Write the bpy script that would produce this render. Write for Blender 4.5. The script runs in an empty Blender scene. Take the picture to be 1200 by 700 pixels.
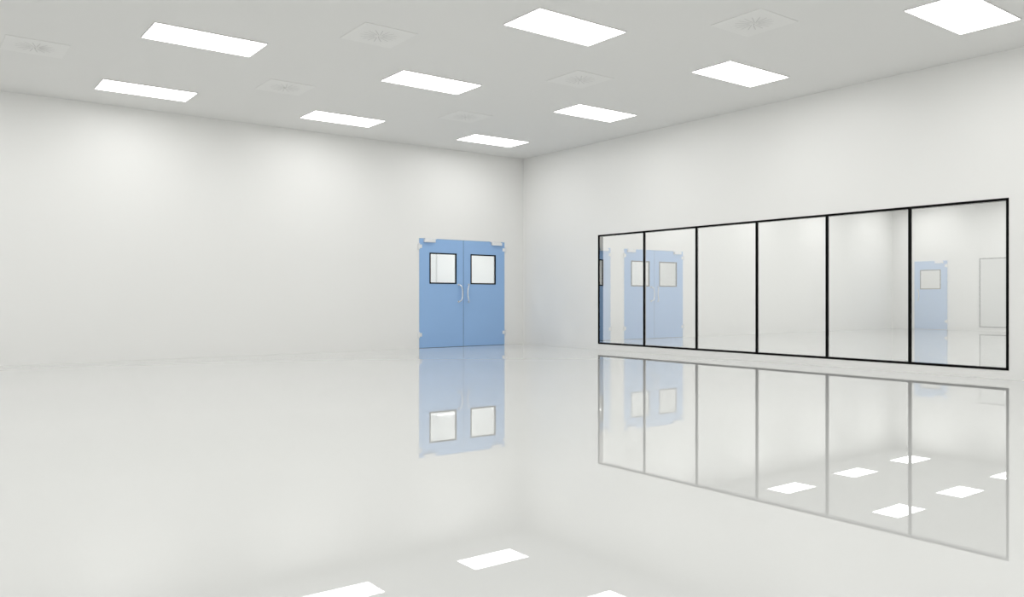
import bpy, bmesh, math
from mathutils import Vector, Matrix

sc = bpy.context.scene
try:
    sc.view_settings.view_transform = 'Standard'
    sc.view_settings.look = 'None'
except Exception:
    pass

H = 4.07          # ceiling height
XL, XR = -15.7, 15.8
YF = -20.2
YA = -11.6        # end of the neighbouring room
EMIT = 8.3

# ---------------------------------------------------------------- materials
def mat(name, col, rough=0.5, metal=0.0, ior=1.45, spec=0.5, vary=0.0, scale=3.0, coat=0.0, coat_r=0.1):
    m = bpy.data.materials.new(name); m.use_nodes = True
    nt = m.node_tree; b = nt.nodes['Principled BSDF']
    b.inputs['Base Color'].default_value = (*col, 1)
    b.inputs['Roughness'].default_value = rough
    b.inputs['Metallic'].default_value = metal
    b.inputs['IOR'].default_value = ior
    b.inputs['Specular IOR Level'].default_value = spec
    b.inputs['Coat Weight'].default_value = coat
    b.inputs['Coat Roughness'].default_value = coat_r
    if vary > 0:
        tc = nt.nodes.new('ShaderNodeTexCoord')
        n = nt.nodes.new('ShaderNodeTexNoise'); n.inputs['Scale'].default_value = scale
        r = nt.nodes.new('ShaderNodeValToRGB')
        r.color_ramp.elements[0].position = 0.3; r.color_ramp.elements[1].position = 0.7
        r.color_ramp.elements[0].color = (*[c*(1-vary) for c in col], 1)
        r.color_ramp.elements[1].color = (*[min(1, c*(1+vary)) for c in col], 1)
        nt.links.new(tc.outputs['Object'], n.inputs['Vector'])
        nt.links.new(n.outputs['Fac'], r.inputs['Fac'])
        nt.links.new(r.outputs['Color'], b.inputs['Base Color'])
    return m

def emis(name, col, s):
    m = bpy.data.materials.new(name); m.use_nodes = True
    nt = m.node_tree; nt.nodes.clear()
    o = nt.nodes.new('ShaderNodeOutputMaterial'); e = nt.nodes.new('ShaderNodeEmission')
    e.inputs['Color'].default_value = (*col, 1); e.inputs['Strength'].default_value = s
    nt.links.new(e.outputs[0], o.inputs[0]); return m

def glassmat(name, refl, tint=(0.97, 0.98, 0.98)):
    m = bpy.data.materials.new(name); m.use_nodes = True
    nt = m.node_tree; nt.nodes.clear()
    o = nt.nodes.new('ShaderNodeOutputMaterial')
    mx = nt.nodes.new('ShaderNodeMixShader'); mx.inputs[0].default_value = refl
    t = nt.nodes.new('ShaderNodeBsdfTransparent'); t.inputs[0].default_value = (*tint, 1)
    g = nt.nodes.new('ShaderNodeBsdfGlossy'); g.inputs['Roughness'].default_value = 0.0
    g.inputs['Color'].default_value = (0.97, 0.97, 0.97, 1)
    nt.links.new(t.outputs[0], mx.inputs[1]); nt.links.new(g.outputs[0], mx.inputs[2])
    nt.links.new(mx.outputs[0], o.inputs[0]); return m

M_wall = mat('wall_white_panel', (0.895, 0.895, 0.88), 0.38, ior=1.45, vary=0.002, scale=0.6)
M_ceil = mat('ceiling_white', (0.84, 0.84, 0.826), 0.7, spec=0.3, vary=0.002, scale=0.6)
M_floor = mat('floor_epoxy_gloss', (0.69, 0.695, 0.683), 0.0, ior=1.92, vary=0.002, scale=0.5)
M_blue = mat('door_blue_laminate', (0.32, 0.52, 0.84), 0.35, vary=0.01, scale=2.0)
M_black = mat('black_frame', (0.0015, 0.0015, 0.0015), 0.5, spec=0.1)
M_gask = mat('dark_gasket', (0.02, 0.03, 0.05), 0.5)
M_steel = mat('brushed_steel', (0.85, 0.86, 0.87), 0.25, metal=0.85)
M_hard = mat('hardware_light_grey', (0.86, 0.87, 0.88), 0.35)
M_light = emis('light_panel_emission', (1.0, 0.997, 0.985), EMIT)
M_fill_corridor = emis('corridor_added_fill', (1.0, 0.997, 0.985), 11.5)  # added fill glow, brightens the corridor behind the door windows
M_fill_neighbour = emis('neighbour_added_fill', (1.0, 0.997, 0.985), 9.8)  # added fill glow, boosted to lift the room behind the glass
M_rim = mat('light_rim_white', (0.85, 0.85, 0.84), 0.4)
M_diff = mat('diffuser_plate_white', (0.875, 0.875, 0.86), 0.6, spec=0.3)
M_slot = mat('diffuser_slot_grey', (0.64, 0.64, 0.63), 0.6)
M_glass = glassmat('window_glass', 0.47)
M_dglass = glassmat('door_glass', 0.12)
M_frost = mat('frosted_glass', (0.78, 0.79, 0.78), 0.12, vary=0.01)

# ---------------------------------------------------------------- mesh helpers
class B:
    def __init__(s, name, mats):
        s.name = name; s.bm = bmesh.new(); s.mats = mats
    def box(s, x0, x1, y0, y1, z0, z1, mi=0, bev=0.0):
        bm = bmesh.new()
        bmesh.ops.create_cube(bm, size=1)
        for v in bm.verts:
            v.co = Vector(((x0+x1)/2+v.co.x*(x1-x0), (y0+y1)/2+v.co.y*(y1-y0), (z0+z1)/2+v.co.z*(z1-z0)))
        if bev > 0:
            bmesh.ops.bevel(bm, geom=bm.edges[:], offset=bev, segments=2, affect='EDGES', profile=0.5)
        s._merge(bm, mi)
    def cyl(s, p, r, h, axis='Z', mi=0, seg=20):
        bm = bmesh.new()
        bmesh.ops.create_cone(bm, cap_ends=True, segments=seg, radius1=r, radius2=r, depth=h)
        R = {'Z': Matrix.Identity(4), 'X': Matrix.Rotation(math.pi/2, 4, 'Y'), 'Y': Matrix.Rotation(math.pi/2, 4, 'X')}[axis]
        bmesh.ops.transform(bm, matrix=Matrix.Translation(p) @ R, verts=bm.verts)
        s._merge(bm, mi)
    def tube(s, pts, r, mi=0, seg=12):
        bm = bmesh.new(); rings = []
        for i, p in enumerate(pts):
            a = pts[max(0, i-1)]; c = pts[min(len(pts)-1, i+1)]
            d = (c-a).normalized(); u = d.orthogonal().normalized() if i == 0 else (u - d*u.dot(d)).normalized()
            w = d.cross(u)
            rings.append([bm.verts.new(p + (u*math.cos(2*math.pi*k/seg)+w*math.sin(2*math.pi*k/seg))*r) for k in range(seg)])
        for i in range(len(rings)-1):
            for k in range(seg):
                f = bm.faces.new((rings[i][k], rings[i][(k+1) % seg], rings[i+1][(k+1) % seg], rings[i+1][k])); f.smooth = True
        bm.faces.new(rings[0][::-1]); bm.faces.new(rings[-1])
        s._merge(bm, mi)
    def poly(s, pts, mi=0):
        f = s.bm.faces.new([s.bm.verts.new(p) for p in pts]); f.material_index = mi
    def _merge(s, bm, mi):
        for f in bm.faces: f.material_index = mi
        me = bpy.data.meshes.new('tmp'); bm.to_mesh(me); bm.free()
        s.bm.from_mesh(me); bpy.data.meshes.remove(me)
    def done(s, parent=None, loc=None):
        bmesh.ops.recalc_face_normals(s.bm, faces=s.bm.faces)
        me = bpy.data.meshes.new(s.name); s.bm.to_mesh(me); s.bm.free()
        for m in s.mats: me.materials.append(m)
        o = bpy.data.objects.new(s.name, me); sc.collection.objects.link(o)
        if parent: o.parent = parent
        if loc: o.location = loc
        return o

def empty(name, loc=(0, 0, 0), rz=0):
    o = bpy.data.objects.new(name, None); sc.collection.objects.link(o)
    o.location = loc; o.rotation_euler[2] = rz; o.empty_display_size = 0.2
    return o

# ---------------------------------------------------------------- room shell
T = 0.1
DW, DH = 2.13, 2.215
A0, A1 = -2.64, -0.51        # double door opening in back wall
B0, B1 = 3.10, 5.23          # neighbouring room double door
WY0, WY1, WZ0, WZ1 = -9.79, -2.405, 0.109, 2.245

b = B('floor', [M_floor]); b.box(XL-T, XR+T, YF-T, 2.7, -0.1, 0.0); b.done()
b = B('ceiling', [M_ceil]); b.box(XL-T, XR+T, YF-T, T, H, H+0.1); b.done()
b = B('wall_back', [M_wall])
b.box(XL, A0, 0, T, 0, H); b.box(A1, B0, 0, T, 0, H); b.box(B1, XR, 0, T, 0, H)
b.box(A0, A1, 0, T, DH, H); b.box(B0, B1, 0, T, DH, H); b.done()
b = B('wall_left', [M_wall]); b.box(XL-T, XL, YF, 0.1, 0, H); b.done()
b = B('wall_front', [M_wall]); b.box(XL-T, T, YF-T, YF, 0, H); b.done()
b = B('wall_right', [M_wall])
b.box(0, T, WY1, 0, 0, H); b.box(0, T, YF, WY0, 0, H)
b.box(0, T, WY0, WY1, 0, WZ0); b.box(0, T, WY0, WY1, WZ1, H); b.done()
b = B('wall_neighbour_far', [M_wall]); b.box(XR, XR+T, YA, T, 0, H); b.done()
b = B('wall_neighbour_front', [M_wall]); b.box(T, XR+T, YA-T, YA, 0, H); b.done()
# corridor behind the doors
b = B('wall_corridor', [M_wall])
b.box(-6.1, 9.1, 2.5, 2.6, 0, 2.8); b.box(-6.1, -6.0, T, 2.5, 0, 2.8); b.box(9.0, 9.1, T, 2.5, 0, 2.8); b.done()
b = B('ceiling_corridor', [M_ceil]); b.box(-6.1, 9.1, T, 2.6, 2.8, 2.9); b.done()

# ---------------------------------------------------------------- window in right wall
win = empty('window_1', (0, 0, 0))
b = B('frame', [M_black])
fw = 0.03; x0, x1 = -0.006, T+0.006
b.box(x0, x1, WY0, WY1, WZ0, WZ0+fw); b.box(x0, x1, WY0, WY1, WZ1-fw, WZ1)
ys = [WY0 + (WY1-WY0)*i/6 for i in range(7)]
b.box(x0, x1, ys[0], ys[0]+fw, WZ0, WZ1); b.box(x0, x1, ys[6]-fw, ys[6], WZ0, WZ1)
for y in ys[1:6]:
    b.box(-0.004, 0.03, y-0.02, y+0.02, WZ0+fw, WZ1-fw)
b.done(win)
b = B('glass', [M_glass])
b.poly([Vector((0.004, WY0+fw, WZ0+fw)), Vector((0.004, WY1-fw, WZ0+fw)), Vector((0.004, WY1-fw, WZ1-fw)), Vector((0.004, WY0+fw, WZ1-fw))])
b.done(win)

# window on left wall (seen in the glass)
win2 = empty('window_2', (XL, 0, 0))
b = B('frame', [mat('grey_frame', (0.12, 0.12, 0.12), 0.4)])
u0, u1 = -10.16, -2.78
b.box(0, 0.02, u0, u1, WZ0, WZ0+fw); b.box(0, 0.02, u0, u1, WZ1-fw, WZ1)
for i in range(7):
    y = u0+(u1-u0)*i/6; y = min(max(y, u0+fw/2), u1-fw/2)
    b.box(0, 0.02, y-fw/2, y+fw/2, WZ0, WZ1)
b.done(win2)
b = B('pane', [M_frost]); b.box(0, 0.008, u0+fw, u1-fw, WZ0+fw, WZ1-fw); b.done(win2)

# ---------------------------------------------------------------- doors
def leaf(parent, name, x0, x1, wx0, wx1, wz0=1.30, wz1=1.93, glass=None, y0=0.0, y1=0.045):
    zb = 0.006; zt = DH-0.004
    b = B(name, [M_blue])
    b.box(x0, wx0, y0, y1, zb, zt); b.box(wx1, x1, y0, y1, zb, zt)
    b.box(wx0, wx1, y0, y1, zb, wz0); b.box(wx0, wx1, y0, y1, wz1, zt)
    b.done(parent)
    b = B(name+'_window_frame', [M_black, M_hard]); g = 0.026
    for (mi, p, q, e) in ((0, y0-0.006, y0+0.012, 0.0), (1, y0+0.012, y1, 0.004)):
        k = g-e
        for (a, c, d, f) in ((wx0, wx1, wz0, wz0+k), (wx0, wx1, wz1-k, wz1)):
            b.box(a, c, p, q, d, f, mi)
        b.box(wx0, wx0+k, p, q, wz0+k, wz1-k, mi); b.box(wx1-k, wx1, p, q, wz0+k, wz1-k, mi)
    b.done(parent)
    b = B(name+'_glass', [glass or M_dglass])
    b.box(wx0+g, wx1-g, y0+0.004, y0+0.010, wz0+g, wz1-g); b.done(parent)

def handle(parent, name, x, side):
    """bow pull handle, ends at x, bows toward the meeting stile (side=+1/-1)"""
    b = B(name, [M_steel]); pts = []
    for i in range(17):
        a = math.pi*i/16; sw = math.sin(a)
        pts.append(Vector((x+side*0.06*sw, -0.012-0.05*min(1, sw*1.8), 1.11+0.175*math.cos(a))))
    b.tube(pts, 0.0125)
    for z in (1.11+0.175, 1.11-0.175):
        b.cyl(Vector((x, -0.006, z)), 0.022, 0.012, 'Y'); 
    b.done(parent)

def hinge(parent, name, x, z, side):
    b = B(name, [M_hard, M_gask])
    b.box(min(x, x+side*0.035), max(x, x+side*0.035), -0.02, 0.0, z-0.05, z+0.05, 0, 0.003)
    b.box(min(x, x-side*0.06), max(x, x-side*0.06), -0.012, 0.0, z-0.035, z+0.035, 0, 0.003)
    b.cyl(Vector((x+side*0.012, -0.024, z)), 0.014, 0.12, 'Z')
    b.done(parent)

def closer(parent, name, x0, x1, side):
    b = B(name, [M_hard])
    b.box(x0, x1, -0.05, 0.0, 2.135, 2.195, 0, 0.006)
    b.box(x0+0.02 if side < 0 else x0-0.03, x1+0.03 if side < 0 else x1-0.02, -0.03, -0.012, 2.197, 2.222, 0, 0.003)
    xm = x1-0.05 if side < 0 else x0+0.05
    b.cyl(Vector((xm, -0.03, 2.198)), 0.018, 0.03, 'Z')
    b.done(parent)

def double_door(name, X0, X1):
    d = empty(name, ((X0+X1)/2, 0, 0)); h = (X1-X0)/2
    leaf(d, 'leaf_left', -h+0.004, -0.005, -h+0.24, -h+0.89)
    leaf(d, 'leaf_right', 0.005, h-0.004, h-0.89, h-0.24)
    b = B('meeting_seal', [M_gask]); b.box(-0.005, 0.005, 0.006, 0.04, 0.006, DH-0.004); b.done(d)
    handle(d, 'handle_left', -0.125, +1); handle(d, 'handle_right', 0.125, -1)
    for s, nm in ((-1, 'left'), (1, 'right')):
        hinge(d, 'hinge_upper_'+nm, s*h, 2.05, s); hinge(d, 'hinge_lower_'+nm, s*h, 0.27, s)
    closer(d, 'closer_left', -h+0.10, -h+0.36, -1); closer(d, 'closer_right', h-0.36, h-0.10, 1)
    b = B('floor_gap_seal', [M_gask]); b.box(-h+0.004, h-0.004, 0.012, 0.035, 0.0, 0.006); b.done(d)
    return d
double_door('door_1', A0, A1)
double_door('door_2', B0, B1)

d3 = empty('door_3', (XL+0.046, -1.30, 0), math.pi/2)   # local -y faces +x
leaf(d3, 'leaf', -0.515, 0.515, -0.33, 0.33, glass=M_frost)
handle(d3, 'handle', 0.40, -1)
hinge(d3, 'hinge_upper', -0.515, 2.05, -1); hinge(d3, 'hinge_lower', -0.515, 0.27, -1)
closer(d3, 'closer', -0.42, -0.16, -1)

# ---------------------------------------------------------------- ceiling lights
def light(x, y, z=H, lx=1.28, ly=0.65, em=None):
    b = B('ceiling_light_panel', [M_rim, em or M_light]); r = 0.008  # also builds the added fill panels
    b.box(-lx/2, lx/2, -ly/2, -ly/2+r, -0.014, 0); b.box(-lx/2, lx/2, ly/2-r, ly/2, -0.014, 0)
    b.box(-lx/2, -lx/2+r, -ly/2+r, ly/2-r, -0.014, 0); b.box(lx/2-r, lx/2, -ly/2+r, ly/2-r, -0.014, 0)
    b.poly([Vector((-lx/2+r, -ly/2+r, -0.011)), Vector((-lx/2+r, ly/2-r, -0.011)), Vector((lx/2-r, ly/2-r, -0.011)), Vector((lx/2-r, -ly/2+r, -0.011))], 1)
    return b.done(loc=(x, y, z))
cols = [-1.76, -4.91, -8.04, -11.19, -14.33]
rows = [-1.32-2.905*k for k in range(7)]
for y in rows:
    for x in cols: light(x, y)
for y in rows[:4]:
    for x in cols: light(-x, y, em=M_fill_neighbour)  # added panels at mirrored spots, strengthen the light reflections in the glass
for x in (-3.6, 0.0, 3.4, 6.4): light(x, 1.3, 2.8, 1.8, 0.5, M_fill_corridor)  # added unseen panels, light the corridor so door windows look bright

# ---------------------------------------------------------------- air diffusers
def diffuser(x, y, w=0.67):
    b = B('ceiling_air_diffuser', [M_diff, M_slot]); h = w/2
    b.box(-h, h, -h, h, -0.006, 0, 0, 0.002)
    for k in range(16):
        a = 2*math.pi*k/16+0.1; c, s = math.cos(a), math.sin(a)
        r0, r1, t = 0.05, 0.21, 0.004
        z = -0.0072
        off = 0.012
        P = [(r0, off-t), (r1, off-t), (r1, off+t), (r0, off+t)]
        b.poly([Vector((u*c-v*s, u*s+v*c, z)) for u, v in P], 1)
    b.cyl(Vector((0, 0, -0.009)), 0.03, 0.006, 'Z', 0)
    b.cyl(Vector((0, 0, -0.014)), 0.008, 0.004, 'Z', 1)
    b.done(loc=(x, y, H))
dx = [-3.33, -6.47, -9.62, -12.76]
dy = [-2.70-2.9*k for k in range(6)]
for y in dy:
    for x in dx: diffuser(x, y)
for y in dy[:3]:
    for x in dx: diffuser(-x, y)

# ---------------------------------------------------------------- world, camera
w = bpy.data.worlds.new('World'); sc.world = w; w.use_nodes = True
w.node_tree.nodes['Background'].inputs[0].default_value = (0.8, 0.85, 0.9, 1)
w.node_tree.nodes['Background'].inputs[1].default_value = 0.5

cam = bpy.data.cameras.new('Camera'); co = bpy.data.objects.new('Camera', cam); sc.collection.objects.link(co)
cam.sensor_width = 36; cam.lens = 947/1200*36; cam.clip_start = 0.05; cam.clip_end = 200
co.location = (-10.893, -14.076, 1.0)
co.rotation_euler = (math.pi/2, 0, -math.atan(712/947))
sc.camera = co
